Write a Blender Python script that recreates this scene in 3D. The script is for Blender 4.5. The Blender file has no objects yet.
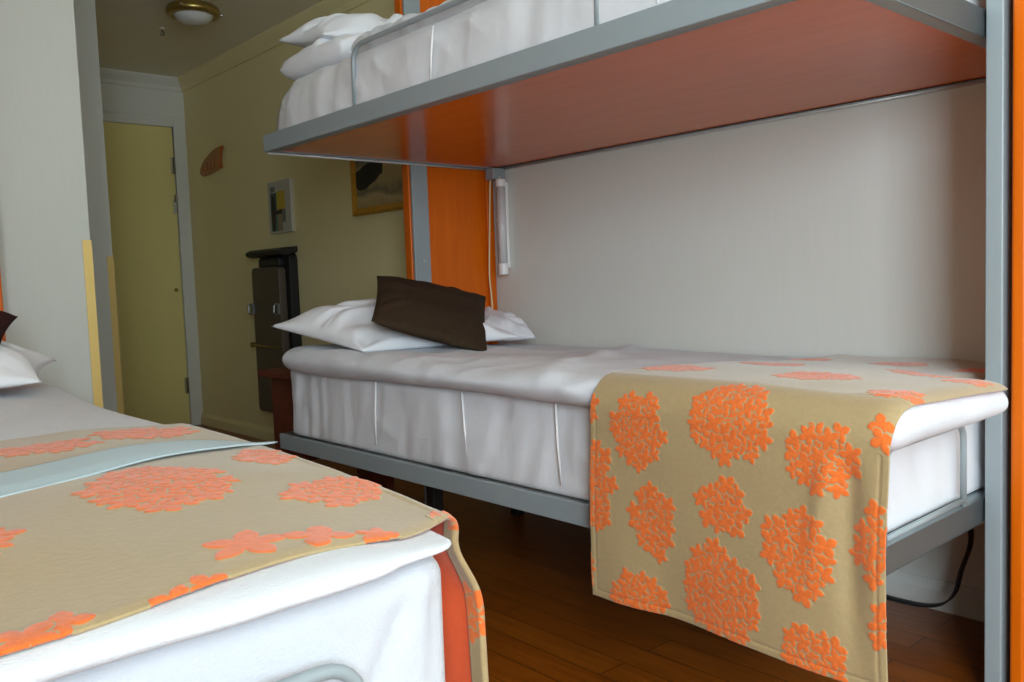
import bpy, bmesh, math, random
import numpy as np
from mathutils import Vector, Matrix

random.seed(7)
C = bpy.context.scene
COL = C.collection

# ------------------------------------------------------------------ camera
cam_d = bpy.data.cameras.new('camera')
cam = bpy.data.objects.new('camera', cam_d)
COL.objects.link(cam)
cam_d.sensor_width = 36.0
cam_d.lens = 860.16 / 1024 * 36.0
cam_d.clip_start = 0.02
RIGHT = Vector((0.7444421, -0.66670515, -0.03619666))
DOWN = Vector((-0.07405849, -0.02857308, -0.99684448))
FWD = Vector((0.6635671, 0.74477367, -0.07064618))
m = Matrix.Identity(4)
for i in range(3):
    m[i][0] = RIGHT[i]; m[i][1] = -DOWN[i]; m[i][2] = -FWD[i]
m[0][3], m[1][3], m[2][3] = 0.0, 0.0, 0.935
cam.matrix_world = m
C.camera = cam

# ------------------------------------------------------------------ world, daylight, exposure
w = bpy.data.worlds.new('World'); C.world = w
w.use_nodes = True
bg = w.node_tree.nodes['Background']
bg.inputs['Color'].default_value = (0.80, 0.90, 1.0, 1)
bg.inputs['Strength'].default_value = 1.0

# daylight from the window behind the photographer; the unseen side window is added fill
WIN = dict(x0=-0.35, x1=1.45, z0=0.75, z1=2.20)
WIL = dict(y0=-1.95, y1=-0.60, z0=0.85, z1=2.15)
def daylight(name, loc, rot, sx, sy, watts):
    la = bpy.data.lights.new(name, 'AREA')
    la.shape = 'RECTANGLE'; la.size = sx; la.size_y = sy
    la.energy = watts; la.color = (0.76, 0.90, 1.0)
    lo = bpy.data.objects.new(name, la); COL.objects.link(lo)
    lo.location = loc; lo.rotation_euler = rot
daylight('window_daylight', (0.55, -2.56, 1.475), (math.radians(90), 0, 0), 1.7, 1.35, 30.0)
daylight('added_side_fill', (-0.68, -1.275, 1.50), (math.radians(90), 0, math.radians(-90)), 1.2, 1.2, 134.0)  # fill lamp in the added side window, brightens the right wall

vs = C.view_settings
C.display_settings.display_device = 'sRGB'
vs.view_transform = 'Standard'; vs.look = 'None'
vs.gamma = 1.0; vs.use_curve_mapping = False
vs.exposure = 0.0
C.cycles.diffuse_bounces = 8; C.cycles.max_bounces = 12

# ------------------------------------------------------------------ materials
def srgb(r, g, b):
    f = lambda c: (c/255/12.92) if c/255 <= 0.04045 else ((c/255+0.055)/1.055)**2.4
    return (f(r), f(g), f(b), 1)

def new_mat(name):
    mt = bpy.data.materials.new(name); mt.use_nodes = True
    nt = mt.node_tree
    return mt, nt, nt.nodes['Principled BSDF']

def N(nt, kind, **kw):
    n = nt.nodes.new(kind)
    for k, v in kw.items():
        setattr(n, k, v)
    return n

def mat(name, col, rough=0.6, metal=0.0, noise=0.06, nscale=30, bump=0.0, bscale=200, spec=0.5, stretch=None, coat=0.0):
    mt, nt, b = new_mat(name)
    b.inputs['Roughness'].default_value = rough
    b.inputs['Metallic'].default_value = metal
    b.inputs['Specular IOR Level'].default_value = spec
    b.inputs['Coat Weight'].default_value = coat
    tc = N(nt, 'ShaderNodeTexCoord')
    src = tc.outputs['Object']
    if stretch:
        mp = N(nt, 'ShaderNodeMapping'); mp.inputs['Scale'].default_value = stretch
        nt.links.new(src, mp.inputs['Vector']); src = mp.outputs['Vector']
    nz = N(nt, 'ShaderNodeTexNoise'); nz.inputs['Scale'].default_value = nscale; nz.inputs['Detail'].default_value = 4
    nt.links.new(src, nz.inputs['Vector'])
    mx = N(nt, 'ShaderNodeMix', data_type='RGBA')
    mx.inputs['A'].default_value = tuple(c*(1-noise) for c in col[:3]) + (1,)
    mx.inputs['B'].default_value = tuple(min(1, c*(1+noise)) for c in col[:3]) + (1,)
    nt.links.new(nz.outputs['Fac'], mx.inputs['Factor'])
    nt.links.new(mx.outputs['Result'], b.inputs['Base Color'])
    if bump:
        n2 = N(nt, 'ShaderNodeTexNoise'); n2.inputs['Scale'].default_value = bscale; n2.inputs['Detail'].default_value = 3
        nt.links.new(src, n2.inputs['Vector'])
        bp = N(nt, 'ShaderNodeBump'); bp.inputs['Strength'].default_value = bump; bp.inputs['Distance'].default_value = 0.004
        nt.links.new(n2.outputs['Fac'], bp.inputs['Height'])
        nt.links.new(bp.outputs['Normal'], b.inputs['Normal'])
    return mt

def wood(name, c1, c2, rough=0.3, scale=(1, 14, 14), coat=0.3, spec=0.5):
    mt, nt, b = new_mat(name)
    tc = N(nt, 'ShaderNodeTexCoord'); mp = N(nt, 'ShaderNodeMapping')
    mp.inputs['Scale'].default_value = scale
    nt.links.new(tc.outputs['Object'], mp.inputs['Vector'])
    nz = N(nt, 'ShaderNodeTexNoise'); nz.inputs['Scale'].default_value = 3.0
    nz.inputs['Detail'].default_value = 8; nz.inputs['Roughness'].default_value = 0.6; nz.inputs['Distortion'].default_value = 0.4
    nt.links.new(mp.outputs['Vector'], nz.inputs['Vector'])
    cr = N(nt, 'ShaderNodeValToRGB')
    cr.color_ramp.elements[0].position = 0.3; cr.color_ramp.elements[0].color = c1
    cr.color_ramp.elements[1].position = 0.7; cr.color_ramp.elements[1].color = c2
    nt.links.new(nz.outputs['Fac'], cr.inputs['Fac'])
    nt.links.new(cr.outputs['Color'], b.inputs['Base Color'])
    b.inputs['Roughness'].default_value = rough
    b.inputs['Coat Weight'].default_value = coat; b.inputs['Coat Roughness'].default_value = 0.12
    b.inputs['Specular IOR Level'].default_value = spec
    return mt

def wall_mat(name, col, stripes=0.03):
    # painted textured wallpaper: fine relief with faint vertical ribs
    mt, nt, b = new_mat(name)
    tc = N(nt, 'ShaderNodeTexCoord')
    mp = N(nt, 'ShaderNodeMapping'); mp.inputs['Scale'].default_value = (60, 60, 4)
    nt.links.new(tc.outputs['Object'], mp.inputs['Vector'])
    nz = N(nt, 'ShaderNodeTexNoise'); nz.inputs['Scale'].default_value = 2; nz.inputs['Detail'].default_value = 5
    nt.links.new(mp.outputs['Vector'], nz.inputs['Vector'])
    mx = N(nt, 'ShaderNodeMix', data_type='RGBA')
    mx.inputs['A'].default_value = tuple(c*(1-stripes) for c in col[:3]) + (1,)
    mx.inputs['B'].default_value = tuple(c*(1+stripes) for c in col[:3]) + (1,)
    nt.links.new(nz.outputs['Fac'], mx.inputs['Factor'])
    nt.links.new(mx.outputs['Result'], b.inputs['Base Color'])
    bp = N(nt, 'ShaderNodeBump'); bp.inputs['Strength'].default_value = 0.12; bp.inputs['Distance'].default_value = 0.003
    nt.links.new(nz.outputs['Fac'], bp.inputs['Height']); nt.links.new(bp.outputs['Normal'], b.inputs['Normal'])
    b.inputs['Roughness'].default_value = 0.55
    return mt

def floor_mat():
    mt, nt, b = new_mat('wood_floor')
    tc = N(nt, 'ShaderNodeTexCoord')
    mp = N(nt, 'ShaderNodeMapping'); mp.inputs['Rotation'].default_value = (0, 0, math.radians(90))
    nt.links.new(tc.outputs['Object'], mp.inputs['Vector'])
    br = N(nt, 'ShaderNodeTexBrick'); br.inputs['Scale'].default_value = 1.0
    br.inputs['Brick Width'].default_value = 0.9; br.inputs['Row Height'].default_value = 0.09
    br.inputs['Mortar Size'].default_value = 0.0015
    br.inputs['Color1'].default_value = srgb(152, 78, 16); br.inputs['Color2'].default_value = srgb(166, 90, 22)
    br.inputs['Mortar'].default_value = srgb(60, 32, 12)
    nt.links.new(mp.outputs['Vector'], br.inputs['Vector'])
    m2 = N(nt, 'ShaderNodeMapping'); m2.inputs['Scale'].default_value = (30, 2.5, 1)
    nt.links.new(tc.outputs['Object'], m2.inputs['Vector'])
    nz = N(nt, 'ShaderNodeTexNoise'); nz.inputs['Scale'].default_value = 2; nz.inputs['Detail'].default_value = 8
    nt.links.new(m2.outputs['Vector'], nz.inputs['Vector'])
    mx = N(nt, 'ShaderNodeMix', data_type='RGBA', blend_type='MULTIPLY'); mx.inputs['Factor'].default_value = 0.7
    cr = N(nt, 'ShaderNodeValToRGB'); cr.color_ramp.elements[0].position = 0.3; cr.color_ramp.elements[0].color = (0.45, 0.4, 0.35, 1)
    cr.color_ramp.elements[1].position = 0.75
    nt.links.new(nz.outputs['Fac'], cr.inputs['Fac'])
    nt.links.new(br.outputs['Color'], mx.inputs['A']); nt.links.new(cr.outputs['Color'], mx.inputs['B'])
    nt.links.new(mx.outputs['Result'], b.inputs['Base Color'])
    b.inputs['Roughness'].default_value = 0.28
    return mt

def linen(name, col, weave=0.3, rough=0.85):
    mt, nt, b = new_mat(name)
    tc = N(nt, 'ShaderNodeTexCoord')
    nz = N(nt, 'ShaderNodeTexNoise'); nz.inputs['Scale'].default_value = 9; nz.inputs['Detail'].default_value = 6
    nt.links.new(tc.outputs['Object'], nz.inputs['Vector'])
    n2 = N(nt, 'ShaderNodeTexNoise'); n2.inputs['Scale'].default_value = 420; n2.inputs['Detail'].default_value = 2
    nt.links.new(tc.outputs['Object'], n2.inputs['Vector'])
    ad = N(nt, 'ShaderNodeMath', operation='MULTIPLY_ADD'); ad.inputs[1].default_value = 0.15
    nt.links.new(n2.outputs['Fac'], ad.inputs[0]); nt.links.new(nz.outputs['Fac'], ad.inputs[2])
    bp = N(nt, 'ShaderNodeBump'); bp.inputs['Strength'].default_value = weave; bp.inputs['Distance'].default_value = 0.02
    nt.links.new(ad.outputs[0], bp.inputs['Height']); nt.links.new(bp.outputs['Normal'], b.inputs['Normal'])
    b.inputs['Base Color'].default_value = col
    b.inputs['Roughness'].default_value = rough
    b.inputs['Specular IOR Level'].default_value = 0.2
    b.inputs['Sheen Weight'].default_value = 0.1
    return mt

def jacquard(name, ground, petal):
    # woven throw: the 'flower' attribute says where the raised orange yarn lies
    mt, nt, b = new_mat(name)
    at = N(nt, 'ShaderNodeAttribute', attribute_name='flower')
    tc = N(nt, 'ShaderNodeTexCoord')
    nz = N(nt, 'ShaderNodeTexNoise'); nz.inputs['Scale'].default_value = 110; nz.inputs['Detail'].default_value = 6; nz.inputs['Roughness'].default_value = 0.7
    nt.links.new(tc.outputs['Object'], nz.inputs['Vector'])
    def pair(c, k):
        x = N(nt, 'ShaderNodeMix', data_type='RGBA')
        x.inputs['A'].default_value = tuple(v*(1-k) for v in c[:3]) + (1,)
        x.inputs['B'].default_value = tuple(min(1, v*(1+k)) for v in c[:3]) + (1,)
        nt.links.new(nz.outputs['Fac'], x.inputs['Factor']); return x.outputs['Result']
    mx = N(nt, 'ShaderNodeMix', data_type='RGBA')
    nt.links.new(pair(ground, 0.12), mx.inputs['A']); nt.links.new(pair(petal, 0.42), mx.inputs['B'])
    cr = N(nt, 'ShaderNodeMapRange'); cr.inputs['From Min'].default_value = 0.35; cr.inputs['From Max'].default_value = 0.6
    nt.links.new(at.outputs['Fac'], cr.inputs['Value'])
    nt.links.new(cr.outputs['Result'], mx.inputs['Factor'])
    nt.links.new(mx.outputs['Result'], b.inputs['Base Color'])
    rg = N(nt, 'ShaderNodeMapRange'); rg.inputs['To Min'].default_value = 0.45; rg.inputs['To Max'].default_value = 0.85
    nt.links.new(cr.outputs['Result'], rg.inputs['Value']); nt.links.new(rg.outputs['Result'], b.inputs['Roughness'])
    bp = N(nt, 'ShaderNodeBump'); bp.inputs['Strength'].default_value = 0.35; bp.inputs['Distance'].default_value = 0.003
    nt.links.new(nz.outputs['Fac'], bp.inputs['Height']); nt.links.new(bp.outputs['Normal'], b.inputs['Normal'])
    b.inputs['Specular IOR Level'].default_value = 0.3
    b.inputs['Sheen Weight'].default_value = 0.33; b.inputs['Sheen Roughness'].default_value = 0.45
    return mt

M = {}
M['wall'] = wall_mat('pale_niche_wallpaper', srgb(216, 216, 208))
M['hall'] = wall_mat('cream_wallpaper', srgb(240, 226, 172))
M['partition'] = wall_mat('pale_grey_wallpaper', srgb(196, 199, 190))
M['ceiling'] = mat('ceiling_paint', srgb(238, 234, 218), 0.8, noise=0.02, nscale=4)
M['trim'] = mat('white_trim_paint', srgb(222, 222, 214), 0.45, noise=0.02)
M['door'] = mat('cream_door_paint', srgb(232, 218, 142), 0.4, noise=0.02)
M['floor'] = floor_mat()
M['grey_metal'] = mat('grey_painted_steel', srgb(145, 155, 158), 0.38, 0.0, 0.02, 20, spec=0.5)
M['dark_metal'] = mat('dark_steel', srgb(38, 36, 36), 0.5, 0.2, 0.05)
M['orange_wood'] = wood('orange_veneer', srgb(202, 92, 4), srgb(216, 104, 8), 0.35, (14, 14, 1.0), coat=0.04, spec=0.25)
M['board_wood'] = wood('red_brown_board', srgb(206, 96, 24), srgb(216, 106, 30), 0.2, (14, 1.2, 14), coat=0.0, spec=0.3)
M['brown_wood'] = wood('mahogany', srgb(88, 38, 20), srgb(112, 52, 28), 0.55, (1.5, 12, 12), coat=0.0, spec=0.3)
M['sheet'] = linen('white_cotton', (0.66, 0.675, 0.71, 1))
M['sheet_grey'] = linen('white_cotton_cover', (0.72, 0.725, 0.75, 1), 0.3)
M['sheet_left'] = linen('white_cotton_fitted', (0.57, 0.59, 0.63, 1), 0.3)
M['pillow'] = linen('pillow_cotton', (0.80, 0.81, 0.84, 1), 0.3)
M['brown_cloth'] = mat('brown_velour', srgb(60, 46, 32), 0.95, noise=0.3, nscale=40, bump=0.5, bscale=350, spec=0.15)
M['dark_red_cloth'] = mat('dark_brown_red_velour', srgb(54, 28, 26), 0.95, noise=0.3, nscale=40, bump=0.5, bscale=350, spec=0.15)
BEIGE = srgb(170, 147, 106); ORANGE = srgb(234, 108, 40)
M['throw'] = jacquard('beige_orange_jacquard', BEIGE, ORANGE)
M['throw_back'] = jacquard('jacquard_reverse', srgb(232, 92, 44), srgb(190, 160, 118))
M['blue_cloth'] = linen('pale_blue_cloth', srgb(176, 194, 200), 0.08)
M['brass'] = mat('brass', srgb(176, 152, 88), 0.3, 0.9, 0.05)
M['guard'] = mat('brass_corner_strip', srgb(214, 186, 110), 0.4, 0.35, 0.04)
M['frost'] = mat('frosted_glass', srgb(225, 225, 220), 0.25, noise=0.01)
M['chrome'] = mat('chrome', srgb(205, 205, 205), 0.15, 1.0, 0.02)
M['latch'] = mat('dull_steel', srgb(150, 150, 146), 0.45, 0.8, 0.05)
M['bar_and_glint'] = mat('pale_steel_and_glint', srgb(200, 200, 198), 0.35, 0.3, 0.03)  # steel of the wall bar, also the imitated glint on the end rail
M['black'] = mat('black_plastic', srgb(30, 28, 29), 0.5, noise=0.05)
M['press'] = mat('dark_brown_laminate', srgb(92, 80, 66), 0.45, noise=0.06)
M['white_plastic'] = mat('white_plastic', srgb(232, 230, 226), 0.3, noise=0.02)
M['cream_cord'] = mat('cream_cord', srgb(226, 208, 160), 0.5, noise=0.02)
M['seam'] = mat('white_piping', srgb(238, 236, 236), 0.8, noise=0.02)
M['gold'] = mat('gilt_frame', srgb(200, 146, 40), 0.4, 0.25, 0.25, 60)
M['fin_wood'] = wood('carved_wood', srgb(150, 82, 26), srgb(176, 104, 40), 0.4, (12, 2, 2))

def glass_pane():
    mt, nt, b = new_mat('clear_tube')
    b.inputs['Base Color'].default_value = (0.97, 0.97, 0.97, 1)
    b.inputs['Roughness'].default_value = 0.08
    b.inputs['Transmission Weight'].default_value = 0.55
    b.inputs['IOR'].default_value = 1.25
    return mt
M['clear'] = glass_pane()

def window_glass():
    mt, nt, b = new_mat('window_glass')
    out = nt.nodes['Material Output']
    t = N(nt, 'ShaderNodeBsdfTransparent'); g = N(nt, 'ShaderNodeBsdfGlossy'); g.inputs['Roughness'].default_value = 0.02
    mx = N(nt, 'ShaderNodeMixShader')
    mx.inputs[0].default_value = 0.05; nt.links.new(t.outputs[0], mx.inputs[1]); nt.links.new(g.outputs[0], mx.inputs[2])
    nt.links.new(mx.outputs[0], out.inputs['Surface'])
    return mt
M['window_glass'] = window_glass()

def seascape():
    mt, nt, b = new_mat('seascape_paint')
    tc = N(nt, 'ShaderNodeTexCoord')
    sx = N(nt, 'ShaderNodeSeparateXYZ'); nt.links.new(tc.outputs['Generated'], sx.inputs[0])
    nz = N(nt, 'ShaderNodeTexNoise'); nz.inputs['Scale'].default_value = 4; nz.inputs['Detail'].default_value = 6
    nt.links.new(tc.outputs['Generated'], nz.inputs['Vector'])
    ad = N(nt, 'ShaderNodeMath', operation='MULTIPLY_ADD'); ad.inputs[1].default_value = 0.35
    nt.links.new(nz.outputs['Fac'], ad.inputs[0]); nt.links.new(sx.outputs['Z'], ad.inputs[2])
    cr = N(nt, 'ShaderNodeValToRGB'); r = cr.color_ramp
    r.elements[0].position = 0.10; r.elements[0].color = srgb(150, 128, 84)
    r.elements[1].position = 1.2; r.elements[1].color = srgb(84, 96, 98)
    for p, c in ((0.30, srgb(190, 168, 120)), (0.40, srgb(120, 112, 92)), (0.52, srgb(176, 158, 112)), (0.70, srgb(196, 180, 136)), (0.86, srgb(96, 100, 92))):
        e = r.elements.new(p); e.color = c
    nt.links.new(ad.outputs[0], cr.inputs['Fac']); nt.links.new(cr.outputs['Color'], b.inputs['Base Color'])
    b.inputs['Roughness'].default_value = 0.5
    return mt
M['seascape'] = seascape()
M['rock'] = mat('painted_rock', srgb(44, 40, 42), 0.5, noise=0.4, nscale=20)

# ------------------------------------------------------------------ helpers
def tag(o, label=None, cat=None, group=None, kind=None):
    if label: o['label'] = label
    if cat: o['category'] = cat
    if group: o['group'] = group
    if kind: o['kind'] = kind
    return o

def thing(name, loc, label, cat, group=None):
    o = bpy.data.objects.new(name, None); COL.objects.link(o)
    o.location = loc; o.empty_display_size = 0.1
    return tag(o, label, cat, group)

def root_loc(p):
    v = Vector((0, 0, 0))
    while p is not None:
        v = v + p.location; p = p.parent
    return v

def link(name, me, parent=None, smooth=False, origin=None):
    """link a mesh whose vertices are in world coordinates"""
    off = root_loc(parent) if parent else Vector(origin if origin else (0, 0, 0))
    me.transform(Matrix.Translation(-off))
    if smooth:
        me.polygons.foreach_set('use_smooth', [True]*len(me.polygons))
    me.update()
    o = bpy.data.objects.new(name, me); COL.objects.link(o)
    if parent: o.parent = parent
    else: o.location = off
    return o

class MB:
    def __init__(s): s.v = []; s.f = []; s.mi = []
    def add(s, vs, fs, mi=0):
        n = len(s.v); s.v += [tuple(p) for p in vs]
        s.f += [tuple(i+n for i in f) for f in fs]; s.mi += [mi]*len(fs); return s
    def box(s, x0, x1, y0, y1, z0, z1, mi=0):
        vs = [(x, y, z) for x in (x0, x1) for y in (y0, y1) for z in (z0, z1)]
        return s.add(vs, [(0,1,3,2),(4,6,7,5),(0,4,5,1),(2,3,7,6),(0,2,6,4),(1,5,7,3)], mi)
    def tube(s, pts, r, seg=10, closed=False, mi=0, cap=True):
        pts = [Vector(p) for p in pts]; n = len(pts); vs = []; up = None
        for i, p in enumerate(pts):
            if closed: t = pts[(i+1) % n]-pts[i-1]
            else: t = pts[min(i+1, n-1)]-pts[max(i-1, 0)]
            t.normalize()
            if up is None:
                up = Vector((0, 0, 1)) if abs(t.z) < 0.9 else Vector((1, 0, 0))
            up = up - t*up.dot(t); up.normalize(); sd = t.cross(up)
            for k in range(seg):
                a = 2*math.pi*k/seg
                vs.append(p + (up*math.cos(a)+sd*math.sin(a))*r)
        fs = []
        for i in range(n if closed else n-1):
            j = (i+1) % n
            for k in range(seg):
                k2 = (k+1) % seg
                fs.append((i*seg+k, j*seg+k, j*seg+k2, i*seg+k2))
        if cap and not closed:
            fs.append(tuple(range(seg))[::1]); fs.append(tuple((n-1)*seg+k for k in range(seg))[::-1])
        return s.add(vs, fs, mi)
    def lathe(s, prof, c, seg=40, axis='z', mi=0):
        vs = []; n = len(prof)
        for k in range(seg):
            a = 2*math.pi*k/seg
            for r, h in prof:
                if axis == 'z': vs.append((c[0]+r*math.cos(a), c[1]+r*math.sin(a), c[2]+h))
                elif axis == 'x': vs.append((c[0]+h, c[1]+r*math.cos(a), c[2]+r*math.sin(a)))
                else: vs.append((c[0]+r*math.cos(a), c[1]+h, c[2]+r*math.sin(a)))
        fs = []
        for k in range(seg):
            k2 = (k+1) % seg
            for i in range(n-1):
                fs.append((k*n+i, k2*n+i, k2*n+i+1, k*n+i+1))
        return s.add(vs, fs, mi)
    def prism(s, poly, a0, a1, axis='x', mi=0):
        """poly of 2-D points extruded along an axis"""
        def P(p, a):
            return {'x': (a, p[0], p[1]), 'y': (p[0], a, p[1]), 'z': (p[0], p[1], a)}[axis]
        n = len(poly); vs = [P(p, a0) for p in poly]+[P(p, a1) for p in poly]
        fs = [tuple(range(n))[::-1], tuple(range(n, 2*n))]+[(i, (i+1) % n, n+(i+1) % n, n+i) for i in range(n)]
        return s.add(vs, fs, mi)
    def build(s, name, mats, parent=None, bevel=0.0, smooth=False, origin=None, seg=2):
        me = bpy.data.meshes.new(name)
        me.from_pydata(s.v, [], s.f); me.validate()
        bm = bmesh.new(); bm.from_mesh(me)
        bmesh.ops.remove_doubles(bm, verts=bm.verts, dist=1e-6)
        bmesh.ops.recalc_face_normals(bm, faces=bm.faces)
        if bevel:
            ed = [e for e in bm.edges if len(e.link_faces) == 2 and e.calc_face_angle(0) > 0.6]
            bmesh.ops.bevel(bm, geom=ed, offset=bevel, segments=seg, affect='EDGES', profile=0.5)
        bm.to_mesh(me); bm.free()
        if not isinstance(mats, (list, tuple)): mats = [mats]
        for x in mats: me.materials.append(x)
        if len(mats) > 1 and len(me.polygons) == len(s.mi):
            me.polygons.foreach_set('material_index', s.mi)
        if smooth or bevel:
            me.polygons.foreach_set('use_smooth', [True]*len(me.polygons))
        o = link(name, me, parent, origin=origin)
        if smooth or bevel:
            md = o.modifiers.new('weighted', 'WEIGHTED_NORMAL') if bevel else None
            if md: md.keep_sharp = True
        return o

def arc(cx, cy, r, a0, a1, n=8):
    return [(cx+r*math.cos(math.radians(a0+(a1-a0)*i/n)), cy+r*math.sin(math.radians(a0+(a1-a0)*i/n))) for i in range(n+1)]

# smooth value noise, vectorised
def _h(i, j, k, s):
    n = (i*374761393 + j*668265263 + k*2147483647 + s*974634777) & 0x7fffffff
    n = ((n ^ (n >> 13)) * 1274126177) & 0x7fffffff
    return ((n ^ (n >> 16)) & 0xffff)/65535.0
def noise(x, y, z, seed=0):
    x = np.asarray(x, float); y = np.asarray(y, float)+0*x; z = np.asarray(z, float)+0*x
    xi = np.floor(x).astype(np.int64); yi = np.floor(y).astype(np.int64); zi = np.floor(z).astype(np.int64)
    f = lambda t: t*t*t*(t*(t*6-15)+10)
    u, v, w_ = f(x-xi), f(y-yi), f(z-zi)
    r = 0
    for a in (0, 1):
        for b in (0, 1):
            for c in (0, 1):
                r = r + _h(xi+a, yi+b, zi+c, seed)*(u if a else 1-u)*(v if b else 1-v)*(w_ if c else 1-w_)
    return r*2-1
def sstep(t, a, b):
    t = np.clip((t-a)/(b-a), 0, 1); return t*t*(3-2*t)

def grid_faces(n, m_, off=0, wrap=False):
    i, j = np.meshgrid(np.arange(n-1), np.arange(m_-1), indexing='ij')
    a = (i*m_+j).ravel()+off
    return np.stack([a, a+m_, a+m_+1, a+1], 1)

def np_mesh(name, V, F, weld=0.0):
    me = bpy.data.meshes.new(name)
    me.vertices.add(len(V)); me.vertices.foreach_set('co', V.astype(np.float32).ravel())
    me.loops.add(F.size); me.loops.foreach_set('vertex_index', F.astype(np.int32).ravel())
    me.polygons.add(len(F)); me.polygons.foreach_set('loop_start', np.arange(0, F.size, F.shape[1], dtype=np.int32))
    me.update(calc_edges=True); me.validate()
    if weld:
        bm = bmesh.new(); bm.from_mesh(me)
        bmesh.ops.remove_doubles(bm, verts=bm.verts, dist=weld)
        bmesh.ops.recalc_face_normals(bm, faces=bm.faces)
        bm.to_mesh(me); bm.free()
    return me

def roundbox(name, lo, hi, rad, res, disp, material, parent=None):
    """soft box: rounded, finely divided, then shaped by disp(P, Nrm) -> P"""
    lo = np.array(lo, float); hi = np.array(hi, float); rad = np.array(rad, float)
    Vs = []; Fs = []; off = 0
    cnt = [max(4, int(round((hi[a]-lo[a])/res[a]))) for a in range(3)]
    ax = []
    for a in range(3):
        t = np.linspace(0, 1, cnt[a]+1)
        ax.append(lo[a]+(hi[a]-lo[a])*t)
    for a in range(3):
        b, c = (a+1) % 3, (a+2) % 3
        for side in (lo[a], hi[a]):
            B, Cc = np.meshgrid(ax[b], ax[c], indexing='ij')
            P = np.zeros((B.size, 3)); P[:, a] = side; P[:, b] = B.ravel(); P[:, c] = Cc.ravel()
            f = grid_faces(len(ax[b]), len(ax[c]), off)
            if side == lo[a]: f = f[:, ::-1]
            Vs.append(P); Fs.append(f); off += len(P)
    P = np.concatenate(Vs); F = np.concatenate(Fs)
    inner = np.clip(P, lo+rad, hi-rad)
    d = (P-inner)/rad
    L = np.maximum(np.linalg.norm(d, axis=1, keepdims=True), 1e-9)
    d = d/L
    Q = inner+rad*d
    nrm = d/rad; nrm /= np.maximum(np.linalg.norm(nrm, axis=1, keepdims=True), 1e-9)
    Q = disp(Q, nrm)
    me = np_mesh(name, Q, F, weld=1e-5)
    me.materials.append(material)
    c = (lo+hi)/2
    return link(name, me, parent, smooth=True, origin=None if parent else (c[0], c[1], lo[2]))

def pillow(name, cs, ht, hb, material, seed=0, n=72, pinch=0.07, wr=0.006, parent=None, k=2.6, pw=0.55):
    """cs: four corners (near-left, near-right, far-right, far-left)"""
    cs = np.array(cs, float)
    u, v = np.meshgrid(np.linspace(-1, 1, n), np.linspace(-1, 1, n), indexing='ij')
    u0, v0 = u.ravel(), v.ravel()
    uu = u0*(1-pinch*(1-v0**2)*np.abs(u0)); vv = v0*(1-pinch*(1-u0**2)*np.abs(v0))
    a, b = (uu+1)/2, (vv+1)/2
    P = (cs[0][None]*((1-a)*(1-b))[:, None]+cs[1][None]*(a*(1-b))[:, None]+cs[2][None]*(a*b)[:, None]+cs[3][None]*((1-a)*b)[:, None])
    nr = np.cross(cs[1]-cs[0], cs[3]-cs[0]); nr /= np.linalg.norm(nr)
    prof = ((1-np.abs(u0)**k)*(1-np.abs(v0)**k))**pw
    edge = 1-np.maximum(np.abs(u0), np.abs(v0))
    # creases run inwards from the edges
    ang = np.arctan2(v0, u0)
    rr = np.hypot(u0, v0)
    wv = noise(ang*5.0, rr*1.5, 0, seed)*sstep(edge, 0, 0.12)*(1-sstep(edge, 0.25, 0.8))
    w2 = noise(u0*2.2, v0*2.2, 3, seed+5)*sstep(edge, 0, 0.3)
    top = P+nr*((ht*prof+wr*(wv*1.3+w2*1.2)))[:, None]
    bot = P-nr*((hb*prof))[:, None]
    F1 = grid_faces(n, n); F2 = grid_faces(n, n, n*n)[:, ::-1]
    V = np.concatenate([top, bot]); F = np.concatenate([F1, F2])
    me = np_mesh(name, V, F, weld=1e-5)
    me.materials.append(material)
    return link(name, me, parent, smooth=True, origin=None if parent else tuple(P.mean(0)-nr*hb))

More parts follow.
